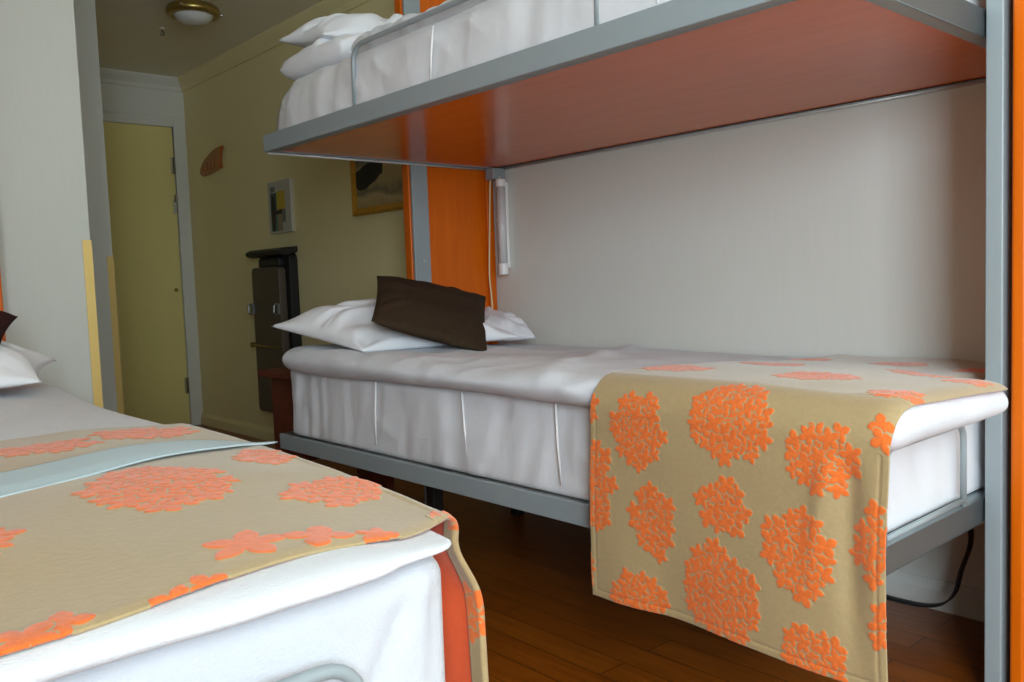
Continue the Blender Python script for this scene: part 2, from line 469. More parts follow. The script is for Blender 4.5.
# floral clusters on a cloth given in metres (s along one side, t along the other)
def flower_field(S, T, clusters, fr0=0.021, seed=3):
    """S, T: 1-D coordinates of the cloth grid; returns mask (len(S), len(T)) 0..1"""
    Mk = np.zeros((len(S), len(T)))
    rg = random.Random(seed)
    for cl_ in clusters:
        cs_, ct_, ra, rb = cl_[:4]
        fr = cl_[4] if len(cl_) > 4 else fr0
        # florets packed over an ellipse on a jittered hexagonal lattice
        spots = []
        d = fr*1.22; ox, oy = rg.uniform(-d/2, d/2), rg.uniform(-d/2, d/2)
        nr_ = int(max(ra, rb)/d)+2
        for gi in range(-nr_, nr_+1):
            for gj in range(-nr_, nr_+1):
                lx = (gi+0.5*(gj % 2))*d+ox+rg.uniform(-0.16, 0.16)*d
                ly = gj*d*0.87+oy+rg.uniform(-0.16, 0.16)*d
                if (lx/max(ra-fr*0.7, 0.004))**2+(ly/max(rb-fr*0.7, 0.004))**2 < 1:
                    spots.append((cs_+lx, ct_+ly))
        if not spots: spots = [(cs_, ct_)]
        rg.shuffle(spots)
        for (px, py) in spots:
            R_ = fr*rg.uniform(0.95, 1.2); k = rg.choice((4, 4, 5, 5)); ph = rg.uniform(0, 6.28)
            i0, i1 = np.searchsorted(S, px-R_), np.searchsorted(S, px+R_)
            j0, j1 = np.searchsorted(T, py-R_), np.searchsorted(T, py+R_)
            if i1 <= i0 or j1 <= j0: continue
            X, Y = np.meshgrid(S[i0:i1]-px, T[j0:j1]-py, indexing='ij')
            rho = np.hypot(X, Y); th = np.arctan2(Y, X)-ph
            st = 2*math.pi/k
            w_ = (th+st/2) % st-st/2
            along = rho*np.cos(w_); lat = np.abs(rho*np.sin(w_))
            q = np.clip(along/R_, 0, 1)
            width = R_*(1.5/k)*0.95*np.sin(np.pi*np.clip(q, 0, 1)**1.15)**0.8
            mk = np.clip(0.5+(width-lat)/0.0018, 0, 1)*(along > 0)*(along < R_)
            # each floret sits a little over its neighbour with a fine outline of ground between
            near = np.clip(0.5+(width+0.0022-lat)/0.0016, 0, 1)*(along > 0)*(along < R_*1.04)
            sub = Mk[i0:i1, j0:j1]
            sub[:] = np.maximum(sub*(1-near), mk)
    return Mk

def cloth(name, P, Mk, mats, raise_, thick, origin):
    """P: (n, m, 3) positions; Mk: flower mask; raised along the surface normal"""
    n, m_, _ = P.shape
    du = np.gradient(P, axis=0); dv = np.gradient(P, axis=1)
    nr = np.cross(du, dv); nr /= np.maximum(np.linalg.norm(nr, axis=2, keepdims=True), 1e-9)
    Q = P+nr*(Mk*raise_)[:, :, None]
    me = np_mesh(name, Q.reshape(-1, 3), grid_faces(n, m_))
    at = me.attributes.new('flower', 'FLOAT', 'POINT')
    at.data.foreach_set('value', Mk.astype(np.float32).ravel())
    for x in mats: me.materials.append(x)
    o = link(name, me, None, smooth=True, origin=origin)
    sd = o.modifiers.new('thickness', 'SOLIDIFY'); sd.thickness = thick; sd.offset = -1.0
    sd.material_offset = 1; sd.material_offset_rim = 0
    return o

# ------------------------------------------------------------------ the setting
XR, XL, YB, YD, ZC = 2.37, -0.62, -2.50, 5.97, 2.39
def struct(mb, name, mt, **kw):
    o = mb.build(name, mt, **kw); o['kind'] = 'structure'; return o

struct(MB().box(XL-0.1, XR+0.1, YB-0.1, YD+0.2, -0.08, 0), 'floor', M['floor'])
struct(MB().box(XL-0.1, XR+0.1, YB-0.1, YD+0.2, ZC, ZC+0.08), 'ceiling', M['ceiling'])
struct(MB().box(XR, XR+0.1, YB-0.1, 2.76, 0, ZC), 'wall_right', M['wall'])
struct(MB().box(XR, XR+0.1, 2.76, YD+0.2, 0, ZC), 'wall_hallway', M['hall'])
mb = MB().box(XL-0.1, XL, YB-0.1, WIL['y0'], 0, ZC).box(XL-0.1, XL, WIL['y1'], 2.80, 0, ZC)
mb.box(XL-0.1, XL, WIL['y0'], WIL['y1'], 0, WIL['z0']).box(XL-0.1, XL, WIL['y0'], WIL['y1'], WIL['z1'], ZC)
struct(mb, 'wall_left', M['partition'])
struct(MB().box(XL-0.1, 0.800, 2.80, 4.0, 0, ZC), 'wall_partition', M['partition'])
struct(MB().box(XL-0.1, 1.230, 4.0, YD+0.2, 0, ZC), 'wall_passage', M['partition'])
# the wall with the door at the end of the passage
DX0, DX1, DZ = 1.44, 2.285, 2.062
mb = MB().box(1.230, DX0, YD, YD+0.1, 0, ZC).box(DX1, XR, YD, YD+0.1, 0, ZC).box(DX0, DX1, YD, YD+0.1, DZ, ZC)
struct(mb, 'wall_far', M['trim'])
# window wall behind the photographer
mb = MB().box(XL, WIN['x0'], YB-0.1, YB, 0, ZC).box(WIN['x1'], XR, YB-0.1, YB, 0, ZC)
mb.box(WIN['x0'], WIN['x1'], YB-0.1, YB, 0, WIN['z0']).box(WIN['x0'], WIN['x1'], YB-0.1, YB, WIN['z1'], ZC)
struct(mb, 'wall_near', M['wall'])
mb = MB(); f = 0.05
mb.box(WIN['x0'], WIN['x0']+f, YB-0.08, YB-0.02, WIN['z0'], WIN['z1']).box(WIN['x1']-f, WIN['x1'], YB-0.08, YB-0.02, WIN['z0'], WIN['z1'])
mb.box(WIN['x0']+f, WIN['x1']-f, YB-0.08, YB-0.02, WIN['z0'], WIN['z0']+f).box(WIN['x0']+f, WIN['x1']-f, YB-0.08, YB-0.02, WIN['z1']-f, WIN['z1'])
wn = struct(mb, 'window_1', M['trim'])
MB().box(WIN['x0']+f, WIN['x1']-f, YB-0.052, YB-0.048, WIN['z0']+f, WIN['z1']-f).build('window_pane', M['window_glass'], wn)
MB().box(WIN['x0']-0.04, WIN['x1']+0.04, YB, YB+0.1, WIN['z0']-0.03, WIN['z0']).build('window_sill', M['trim'], wn, bevel=0.004)

xa, xb = XL-0.08, XL-0.02
mb = MB().box(xa, xb, WIL['y0'], WIL['y0']+f, WIL['z0'], WIL['z1']).box(xa, xb, WIL['y1']-f, WIL['y1'], WIL['z0'], WIL['z1'])
mb.box(xa, xb, WIL['y0']+f, WIL['y1']-f, WIL['z0'], WIL['z0']+f).box(xa, xb, WIL['y0']+f, WIL['y1']-f, WIL['z1']-f, WIL['z1'])
wn = struct(mb, 'added_side_window', M['trim'])  # unseen window added to hold the side fill light
MB().box(XL-0.052, XL-0.048, WIL['y0']+f, WIL['y1']-f, WIL['z0']+f, WIL['z1']-f).build('window_pane', M['window_glass'], wn)
MB().box(XL, XL+0.1, WIL['y0']-0.04, WIL['y1']+0.04, WIL['z0']-0.03, WIL['z0']).build('window_sill', M['trim'], wn, bevel=0.004)

# crown moulding and baseboards
prof = [(0, 0), (0, -0.085), (0.012, -0.085), (0.018, -0.06), (0.04, -0.03), (0.05, -0.012), (0.05, 0)]
struct(MB().prism([(XR-a, ZC+b) for a, b in prof], YB, YD-0.0, 'y'), 'trim_1', M['hall'])
struct(MB().prism([(YD-a, ZC+b) for a, b in prof], 1.230, XR-0.002, 'x'), 'trim_2', M['trim'])
bp = [(0, 0), (0.016, 0), (0.016, 0.055), (0.010, 0.068), (0.006, 0.08), (0, 0.08)]
struct(MB().prism([(XR-a, b) for a, b in bp], YB, 2.76, 'y'), 'baseboard_right', M['wall'])
struct(MB().prism([(XR-a, b) for a, b in bp], 2.76, YD, 'y'), 'baseboard_hallway', M['hall'])
struct(MB().prism([(2.80-a, b) for a, b in bp], XL, 0.800, 'x'), 'baseboard_left', M['trim'])

# door: architrave, slab, three hinges, keyhole plate
mb = MB()
mb.box(DX1-0.005, DX1+0.062, YD-0.022, YD, 0, DZ+0.062).box(DX0-0.062, DX0+0.005, YD-0.022, YD, 0, DZ+0.062)
mb.box(DX0+0.005, DX1-0.005, YD-0.022, YD, DZ-0.004, DZ+0.062)
struct(mb, 'trim_3', M['trim'], bevel=0.004)
dr = struct(MB().box(DX0+0.004, DX1-0.004, YD+0.004, YD+0.045, 0.012, DZ-0.004), 'door_1', M['door'], bevel=0.003)
for z in (1.80, 0.285):
    MB().box(DX1-0.03, DX1-0.006, YD-0.006, YD+0.003, z-0.055, z+0.055).tube([(DX1-0.008, YD-0.012, z-0.055), (DX1-0.008, YD-0.012, z+0.055)], 0.007).build('hinge', M['chrome'], dr)
MB().box(DX1-0.03, DX1-0.006, YD-0.008, YD+0.003, 1.47, 1.56).tube([(DX1-0.018, YD-0.02, 1.55), (DX1-0.018, YD-0.02, 1.60)], 0.012).build('door_closer', M['chrome'], dr)
MB().lathe([(0, -0.006), (0.012, -0.006), (0.014, 0)], (DX1-0.045, YD+0.004, 0.95), 16, 'y').build('keyhole_plate', M['brass'], dr)

# brass strips on the wall corners
def corner_guard(x, y, top, wd, label):
    mb = MB().box(x-wd, x+0.003, y-0.003, y, 0.02, top).box(x, x+0.003, y, y+wd, 0.02, top)
    o = mb.build('corner_guard', M['guard'], origin=(x, y, 0.02)); tag(o, label, 'corner guard'); return o
corner_guard(0.800, 2.80, 1.102, 0.023, 'brass corner strip on the nearer wall edge beside the left bed')
corner_guard(1.230, 4.00, 1.102, 0.024, 'narrower brass corner strip on the farther wall edge beside the door')

# ceiling lamp and hook
t = thing('ceiling_lamp', (1.825, 4.40, ZC), 'round brass ceiling lamp with a frosted glass bowl', 'lamp')
MB().lathe([(0, 0), (0.10, 0), (0.126, -0.014), (0.134, -0.036), (0.128, -0.052), (0.108, -0.057), (0.096, -0.048)], (1.825, 4.40, ZC), 48).build('rim', M['brass'], t, smooth=True)
MB().lathe([(0.099, -0.044), (0.09, -0.065), (0.065, -0.085), (0.035, -0.094), (0, -0.097)], (1.825, 4.40, ZC), 40).build('glass_bowl', M['frost'], t, smooth=True)
for k in range(3):
    a = math.radians(225+120*k)
    MB().tube([(1.825+0.118*math.cos(a), 4.40+0.118*math.sin(a), ZC-0.035), (1.825+0.142*math.cos(a), 4.40+0.142*math.sin(a), ZC-0.035)], 0.008, 12).build('knob', M['chrome'], t)
t = thing('ceiling_hook', (1.838, 4.868, ZC), 'small metal hook on the ceiling beyond the round lamp', 'hook')
MB().lathe([(0, 0), (0.012, 0), (0.012, -0.006), (0.004, -0.009), (0, -0.009)], (1.838, 4.868, ZC), 16).build('base', M['white_plastic'], t)
MB().tube([(1.838, 4.868, ZC-0.006), (1.838, 4.868, ZC-0.02)]+[(1.838+0.010*math.sin(math.radians(a)), 4.868, ZC-0.030+0.010*math.cos(math.radians(a))) for a in range(0, 271, 30)], 0.0028, 8).build('loop', M['dark_metal'], t)

# ------------------------------------------------------------------ bunk bed on the right
X0, X1, Y0, Y1 = 1.34, 2.367, 0.68, 2.72
t = thing('bunk_bed', (1.84, 1.70, 0), 'grey steel bunk bed with orange wood end panels along the right wall', 'bed')
bunk = t
def rails(z0, z1, name):
    mb = MB()
    mb.box(X0, X0+0.035, Y0, Y1, z0, z1)
    mb.box(X1-0.03, X1, Y0, Y1, z0, z1)
    mb.box(X0+0.035, X1-0.03, Y0, Y0+0.035, z0, z1)
    mb.box(X0+0.035, X1-0.03, Y1-0.035, Y1, z0, z1)
    return mb.build(name, M['grey_metal'], t, bevel=0.003)
rails(0.388, 0.440, 'lower_frame')
rails(1.392, 1.448, 'upper_frame')
MB().box(X0+0.035, X1-0.03, Y0+0.035, Y1-0.035, 0.405, 0.425).build('lower_base_board', M['dark_metal'], t)
MB().box(X0+0.035, X1-0.03, Y0+0.035, Y1-0.035, 1.3945, 1.425).build('upper_base_board', M['board_wood'], t)
for (x, y) in ((1.62, 2.22), (2.25, 2.53)):
    MB().box(x-0.02, x+0.02, y-0.02, y+0.02, 0, 0.405).build('leg', M['dark_metal'], t, bevel=0.003)
for nm, (ya, yb), (pa, pb) in (('far', (2.720, 2.733), (2.735, 2.778)), ('near', (0.645, 0.679), (0.603, 0.630))):
    dx = 0.016 if nm == 'far' else 0.0
    MB().box(1.925+dx, 2.0+dx, ya, yb, 0, 2.16).build('upright_post', M['grey_metal'], t, bevel=0.003)
    MB().box(1.925+dx*0.6, 2.365, pa, pb, 0.35 if nm == 'far' else 0.0, 2.16).build('end_panel', M['orange_wood'], t, bevel=0.006)
# lighter strip where the far panel meets the wall
MB().box(2.315, 2.345, 2.722, 2.735, 0.35, 2.16).build('edge_strip', M['orange_wood'], t, bevel=0.003)
MB().tube([(1.352, 2.714, 1.3895), (2.355, 2.714, 1.3895)], 0.0045, 10).build('rail_lip_glint', M['bar_and_glint'], t, smooth=True)  # pale tube stands in for light reflecting off the end rail's lower lip
MB().tube([(2.361, 0.69, 1.3895), (2.361, 2.71, 1.3895)], 0.0045, 10).build('wall_bar', M['bar_and_glint'], t, smooth=True)
MB().tube([(1.979, 2.719, 1.02), (1.979, 2.7155, 1.02)], 0.006, 12).build('screw', M['chrome'], t)
MB().box(2.30, 2.365, 2.66, 2.71, 1.345, 1.392).build('wall_bracket', M['grey_metal'], t, bevel=0.004)
# guard rail on the upper bunk
gz = 1.618
path = [(1.358, 2.165, 1.448), (1.358, 2.165, 1.57)]
path += [(1.358, 2.165-0.048+0.048*math.cos(math.radians(a)), 1.57+0.048*math.sin(math.radians(a))) for a in range(15, 91, 15)]
path += [(1.358, 1.6, gz), (1.358, 1.0, gz)]
path += [(1.358, 0.95-0.048*math.sin(math.radians(a)), 1.57+0.048*math.cos(math.radians(a))) for a in range(0, 91, 15)]
path += [(1.358, 0.902, 1.448)]
gr = MB().tube(path, 0.0075, 12).build('guard_rail', M['grey_metal'], t, smooth=True)
MB().tube([(1.358, 1.222, 1.448), (1.358, 1.222, gz)], 0.0075, 12).build('guard_rail_bar', M['grey_metal'], gr, smooth=True)

def foot_loop(xa, xb, y, z0, z1, parent, r=0.0065, rc=0.035):
    p = [(xa, y, z0)] + [(xa+rc-rc*math.cos(math.radians(a)), y, z1-rc+rc*math.sin(math.radians(a))) for a in range(0, 91, 15)]
    p += [(xb-rc+rc*math.sin(math.radians(a)), y, z1-rc+rc*math.cos(math.radians(a))) for a in range(0, 91, 15)] + [(xb, y, z0)]
    return MB().tube(p, r, 12).tube([(xa, y, z0+0.012), (xb, y, z0+0.012)], r*0.9, 10).build('foot_rail', M['grey_metal'], parent, smooth=True)
foot_loop(1.475, 1.832, 0.686, 0.440, 0.612, t)
# black strap hanging below the base
pts = [(0.80, 0.405), (0.803, 0.33), (0.800, 0.255), (0.822, 0.18), (0.835, 0.125), (0.86, 0.09), (0.90, 0.072), (0.96, 0.066), (1.05, 0.07), (1.2, 0.10), (1.35, 0.2), (1.42, 0.405)]
sp = []
for i in range(len(pts)-1):
    for k in range(5):
        a, b, c, d = (Vector(pts[j]) for j in (max(i-1, 0), i, i+1, min(i+2, len(pts)-1)))
        q_ = k/5
        sp.append(tuple(0.5*((2*b)+(c-a)*q_+(2*a-5*b+4*c-d)*q_*q_+(3*b-a-3*c+d)*q_**3)))
pts = sp+[pts[-1]]
mb = MB(); vs = []
for y, z in pts: vs += [(2.172, y, z), (2.20, y, z), (2.20, y+0.003, z+0.003), (2.172, y+0.003, z+0.003)]
fs = []
for i in range(len(pts)-1):
    for k in range(4): fs.append((i*4+k, i*4+(k+1) % 4, (i+1)*4+(k+1) % 4, (i+1)*4+k))
mb.add(vs, fs); mb.build('strap', M['black'], t, smooth=True)

# ---- lower mattress
def matt_disp(seed, yfar, xf, pleat=1.0, zlo=0.44):
    def f(P, n):
        x, y, z = P.T
        side = np.clip(-n[:, 0], 0, 1)+np.clip(-n[:, 1], 0, 1)
        end = sstep(y, yfar-0.55, yfar-0.05)
        pl = noise(y*16, z*1.6, 0, seed)*0.0045+noise(y*30, z*3.0, 1, seed+1)*0.0055*end*pleat+noise(y*24+z*9, z*4, 6, seed+7)*0.0022
        slack = noise(y*3+z*2.5, z*5-y*1.5, 2, seed+2)*0.006-np.abs(noise(y*4+z*9, z*7-y*2.5, 8, seed+8))*0.006
        a = noise(x*16+z*6, z*3, 3, seed+3)*0.006+noise(x*5-z*6, z*6, 4, seed+4)*0.007-np.abs(noise(x*9+z*8, z*4, 5, seed+9))*0.006
        d = np.where(np.abs(n[:, 0]) > 0.5, pl+slack, 0)+np.where(np.abs(n[:, 1]) > 0.5, a, 0)
        return P+n*(d*np.clip(side, 0, 1))[:, None]
    return f
mt_ = roundbox('mattress', (1.352, 0.700, 0.438), (2.34, 2.665, 0.664), (0.03, 0.04, 0.016), (0.012, 0.010, 0.010), matt_disp(1, 2.665, 1.352), M['sheet_grey'])
tag(mt_, 'white covered mattress lying on the lower bunk of the bunk bed', 'mattress')
for y, lean in ((2.115, 0.01), (1.715, -0.02), (1.375, -0.012)):
    MB().tube([(1.3500, y, 0.655), (1.3465, y+lean*0.5, 0.56), (1.3485, y+lean, 0.47)], 0.0028, 8).build('piping', M['seam'], mt_, smooth=True)

# ---- lower duvet
def zR(x, y):
    return 0.728-0.046*sstep(x, 1.42, 2.30)+0.016*sstep(y, 1.75, 2.45)*(1-sstep(x, 1.6, 2.2))-0.008*(1-sstep(y, 0.62, 0.95))
def fr_under(y):
    return 0.018*(1-sstep(y, 1.20, 1.30))
def duvR(P, n):
    x, y, z = P[:, 0].copy(), P[:, 1].copy(), P[:, 2].copy()
    t_ = (z-0.662)/(0.716-0.662)
    top = zR(x, y)
    base = 0.662-0.024*(1-sstep(y, 0.62, 0.74))
    zz = base+(top-base)*t_
    cr = noise(x*5+y*2, y*4-x*2, 0, 11)*0.007+noise(x*12-y*5, y*6+x*4, 2, 12)*0.005-np.abs(noise(x*6+y*7, y*5-x*3, 4, 16))*0.006
    out = np.clip(1-sstep(y, 1.15, 1.35)*1.0, 0, 1)
    zz = zz+cr*np.clip(n[:, 2], 0, 1)*(1-out)
    # loose hanging front edge: waves, a lower hem
    fr = np.clip(-n[:, 0], 0, 1)*(1-out)
    x = x+fr*(noise(y*6, z*6, 5, 13)*0.007+noise(y*22+z*30, z*14, 6, 19)*0.0028)
    x = x+fr_under(P[:, 1])*np.clip(-n[:, 0], 0, 1)*(P[:, 0] < 1.6)
    low = sstep(-z, -0.685, -0.662)*(1-sstep(x, 1.34, 1.42))
    zz = zz-low*(0.006+0.006*noise(y*3, 0, 7, 14))
    # a fold running towards the throw
    zz = zz+0.012*sstep(y, 1.22, 1.34)*np.exp(-((y-1.36-(x-1.3)*0.6)/0.05)**2)*np.clip(n[:, 2], 0, 1)
    y = y+(1-sstep(y, 0.60, 0.95))*sstep(x, 1.775, 1.90)*0.115
    foot = np.clip(-n[:, 1], 0, 1)*(P[:, 1] < 1)
    y = y+foot*(noise(x*9, z*6, 4, 15)*0.008+noise(x*28, z*9, 5, 17)*0.004)
    zz = zz+foot*noise(x*7, 0, 6, 18)*0.006
    return np.stack([x, y, zz], 1)
o = roundbox('duvet', (1.298, 0.585, 0.662), (2.352, 2.62, 0.716), (0.065, 0.05, 0.0265), (0.015, 0.013, 0.007), duvR, M['sheet'])
tag(o, 'white duvet spread on the lower bunk under the floral throw', 'duvet')

# ---- throw over the foot of the lower bunk
st = 0.0018
Ty = np.arange(0.0, 0.622, st)            # along the bed
ys0 = 0.590+Ty
prof_s = []                                # profile across the bed, from the wall outwards and down
r = 0.075; xf = 1.289
top_len = 2.335-(xf+r); arc_len = math.pi/2*r; drop = 0.725-r-0.262
Ss = np.arange(0, top_len+arc_len+drop, st)
S2, Y2 = np.meshgrid(Ss, ys0, indexing='ij')
X = np.where(S2 < top_len, 2.335-S2, xf+r)
ang = np.clip((S2-top_len)/r, 0, math.pi/2)
X = np.where(S2 >= top_len, xf+r-r*np.sin(ang), X)
zt = zR(np.maximum(X, xf+0.01), Y2)
Z = zt+0.006-np.where(S2 >= top_len, r*(1-np.cos(ang)), 0)
dn = np.clip(S2-top_len-arc_len, 0, None)
hem = 0.0
Z = Z-dn
# foot rounding of the duvet carries the near edge down a little
dd = np.clip((0.05-(Y2-0.585))/0.05, 0, 1)
Z = Z-0.026*(1-np.sqrt(np.clip(1-dd**2, 0, 1)))*np.where(S2 < top_len, 1, np.exp(-dn/0.05))
# hanging folds
g = sstep(dn, 0.0, 0.42)
X = X+g*(0.007*np.sin((Y2-0.6)*13+2.4)+0.006*noise(Y2*9, dn*2, 0, 21))+0.003*noise(Y2*6, dn*6, 1, 22)*sstep(dn, 0, 0.1)
X = X-0.004*np.exp(-((Y2-0.600)/0.022)**2)*sstep(dn, 0.03, 0.2)+0.010*np.exp(-((Y2-0.655+0.03*dn)/0.020)**2)*sstep(dn, 0.0, 0.06)*(1-sstep(dn, 0.2, 0.38))
# soft diagonal puckers at the near corner
X = X-0.006*np.exp(-((Y2-0.69-dn*0.10)/0.018)**2)*sstep(dn, 0.0, 0.05)*(1-sstep(dn, 0.1, 0.3))
Yw = Y2+0.010*noise(S2*3, 0, 3, 23)-0.008*dn
# a pinched-up ridge by the wall
flat = np.where(S2 < top_len, 1, 0)
Z = Z+flat*(0.002*noise(X*8, Y2*8, 2, 24))+flat*0.022*np.exp(-((Y2-1.30)/0.03)**2)*np.exp(-((X-2.30)/0.06)**2)
Yw = Yw+(1-sstep(Y2, 0.60, 0.95))*sstep(X, 1.775, 1.90)*0.115
s_front = lambda z: top_len+arc_len+(0.725-r-z)   # cloth length to a height on the front
s_top = lambda x: 2.335-x
FRONT = [(0.882, 0.668, 0.092, 0.088), (1.086, 0.622, 0.074, 0.082), (0.698, 0.626, 0.068, 0.070), (1.049, 0.443, 0.062, 0.080),
         (0.890, 0.507, 0.061, 0.063), (0.739, 0.457, 0.069, 0.086), (0.896, 0.343, 0.092, 0.098), (0.712, 0.290, 0.066, 0.058),
         (1.089, 0.285, 0.070, 0.058), (1.195, 0.494, 0.055, 0.102), (1.235, 0.650, 0.045, 0.052), (0.610, 0.500, 0.040, 0.075),
         (0.600, 0.375, 0.030, 0.045), (1.24, 0.310, 0.045, 0.054), (0.603, 0.690, 0.028, 0.035)]
TOP = [(1.16, 1.50, 0.09, 0.070), (0.845, 1.53, 0.085, 0.075), (0.63, 1.40, 0.045, 0.055), (0.75, 1.85, 0.08, 0.09), (0.635, 1.70, 0.045, 0.06),
       (1.10, 1.80, 0.08, 0.085), (0.93, 2.12, 0.08, 0.085), (1.18, 2.12, 0.06, 0.08), (0.66, 2.12, 0.06, 0.08)]
cl = [(s_front(z), y-0.590, rz, ry) for (y, z, ry, rz) in FRONT]+[(s_top(x), y-0.590, rx, ry) for (y, x, ry, rx) in TOP]
Mk = flower_field(Ss, Ty, cl, 0.0185, 5)
# a stitched hem line round the edge
edge = np.minimum(np.minimum(Y2-0.590, 0.622-(Y2-0.590)), Ss[-1]-S2)
X = X+np.where(S2 > top_len+arc_len, 0.0016*np.exp(-((edge-0.014)/0.0025)**2), 0)
o = cloth('bed_throw', np.stack([X, Yw, Z], 2)[::-1], Mk[::-1], [M['throw'], M['throw_back']], 0.0013, 0.003, (1.85, 0.92, 0.67))
o_throwR = o
tag(o, 'beige throw with orange flower clusters hanging over the side of the lower bunk', 'throw')

# ---- lower pillows and cushion
p = pillow('pillow', [(1.345, 2.17, 0.742), (1.93, 2.13, 0.745), (1.97, 2.60, 0.80), (1.270, 2.60, 0.814)], 0.085, 0.03, M['pillow'], 31, wr=0.015, pw=0.47)
tag(p, 'white pillow on the lower bunk, its left corners sticking out from under the brown cushion', 'pillow', )
p = pillow('pillow', [(1.80, 2.27, 0.742), (2.235, 2.37, 0.712), (2.335, 2.66, 0.775), (1.99, 2.66, 0.80)], 0.065, 0.03, M['pillow'], 35, wr=0.010)
tag(p, 'white pillow on the lower bunk against the wall, right of the brown cushion', 'pillow')
p = pillow('cushion', [(1.335, 2.10, 0.832), (1.715, 2.04, 0.712), (2.045, 2.43, 0.878), (1.575, 2.43, 0.966)], 0.045, 0.05, M['brown_cloth'], 40, pinch=0.04, wr=0.004)
tag(p, 'dark brown cushion leaning on the white pillows of the lower bunk', 'cushion')

# ---- upper mattress, duvet, pillows
def upd(P, n):
    x, y, z = P.T
    fr = np.clip(-n[:, 0], 0, 1)
    d = noise(y*16, z*1.8, 0, 51)*0.0035+noise(y*5+z*3, z*6, 1, 52)*0.005+noise(y*34, z*3, 2, 53)*0.003*(0.3+sstep(y, 2.5, 2.7))-np.abs(noise(y*7-z*9, z*9+y*3, 3, 54))*0.006
    Q = P+n*(d*fr)[:, None]
    Q[:, 2] = np.maximum(Q[:, 2], 1.4265)
    return Q
o = roundbox('mattress', (1.356, 0.72, 1.33), (2.31, 2.720, 1.612), (0.045, 0.21, 0.14), (0.03, 0.010, 0.010), upd, M['sheet_grey'])
tag(o, 'white covered mattress on the upper bunk behind the grey guard rail', 'mattress')
umat = o
for y in (1.78, 1.05):
    MB().tube([(1.357, y, 1.585), (1.351, y+0.004, 1.52), (1.351, y+0.012, 1.455)], 0.0028, 8).build('piping', M['seam'], umat, smooth=True)
def udv(P, n):
    x, y, z = P[:, 0].copy(), P[:, 1].copy(), P[:, 2].copy()
    z = z+(noise(y*34, x*6, 0, 61)*0.010+noise(y*9, x*5, 3, 62)*0.008)*np.clip(n[:, 2], 0, 1)
    x = x-np.clip(-n[:, 0], 0, 1)*noise(y*24, z*3, 1, 63)*0.006
    return np.stack([x, y, z], 1)
o = roundbox('duvet', (1.392, 0.75, 1.600), (2.31, 2.26, 1.668), (0.04, 0.06, 0.033), (0.02, 0.010, 0.009), udv, M['sheet'])
tag(o, 'white ruffled duvet lying on the upper bunk', 'duvet')
p = pillow('pillow', [(1.390, 2.28, 1.655), (2.02, 2.19, 1.655), (2.05, 2.66, 1.662), (1.378, 2.655, 1.652)], 0.055, 0.045, M['pillow'], 71, wr=0.016, k=8, pinch=-0.03, pw=0.42)
tag(p, 'white pillow lowest of two stacked on the upper bunk', 'pillow')
p = pillow('pillow', [(1.400, 2.40, 1.715), (2.02, 2.18, 1.735), (2.05, 2.66, 1.755), (1.395, 2.69, 1.760)], 0.085, 0.03, M['pillow'], 75, wr=0.013, pw=0.5)
tag(p, 'white pillow topmost of two stacked on the upper bunk', 'pillow')

# ------------------------------------------------------------------ single bed on the left
LX0, LX1, LY0, LY1 = -0.48, 0.50, 0.63, 2.66
t = thing('single_bed', (0.02, 1.64, 0), 'low grey steel single bed with orange wood headboard on the left', 'bed')
mb = MB().box(LX0, LX0+0.035, LY0, LY1, 0.388, 0.44).box(LX1-0.035, LX1, LY0, LY1, 0.388, 0.44)
mb.box(LX0+0.035, LX1-0.035, LY0, LY0+0.035, 0.388, 0.44).box(LX0+0.035, LX1-0.035, LY1-0.035, LY1, 0.388, 0.44)
mb.build('frame', M['grey_metal'], t, bevel=0.003)
MB().box(LX0+0.035, LX1-0.035, LY0+0.035, LY1-0.035, 0.405, 0.425).build('base_board', M['dark_metal'], t)
for (x, y) in ((LX0+0.1, LY0+0.3), (LX1-0.1, LY0+0.3), (LX0+0.1, LY1-0.3), (LX1-0.1, LY1-0.3)):
    MB().box(x-0.02, x+0.02, y-0.02, y+0.02, 0, 0.405).build('leg', M['dark_metal'], t, bevel=0.003)
MB().box(-0.52, 0.532, 2.675, 2.72, 0, 2.1).build('headboard', M['orange_wood'], t, bevel=0.006)
foot_loop(0.02, 0.362, 0.612, 0.40, 0.624, t, r=0.0062, rc=0.036)

def lmd(P, n):
    x, y, z = P.T
    a = noise(x*9+z*4, z*3, 3, 83)*0.006+noise(x*18, z*2.0, 4, 84)*0.002
    b = noise(y*10, z*2, 5, 85)*0.004
    d = np.where(n[:, 1] < -0.5, a, 0)+np.where(np.abs(n[:, 0]) > 0.5, b, 0)
    # tuck creases near the corner
    for x0_, k_, a_ in ((0.445, 0.55, 0.007), (0.470, 0.12, 0.005), (0.20, 1.3, 0.004)):
        xc = x0_-(0.68-z)*k_
        d = d-np.where(n[:, 1] < -0.5, a_*np.exp(-((x-xc)/0.009)**2)*sstep(0.68-z, 0.0, 0.05), 0)
    return P+n*d[:, None]
o = roundbox('mattress', (LX0+0.01, 0.637, 0.441), (LX1-0.012, 2.655, 0.684), (0.04, 0.045, 0.03), (0.010, 0.02, 0.008), lmd, M['sheet_left'])
tag(o, 'white sheeted mattress on the low single bed at the left', 'mattress')

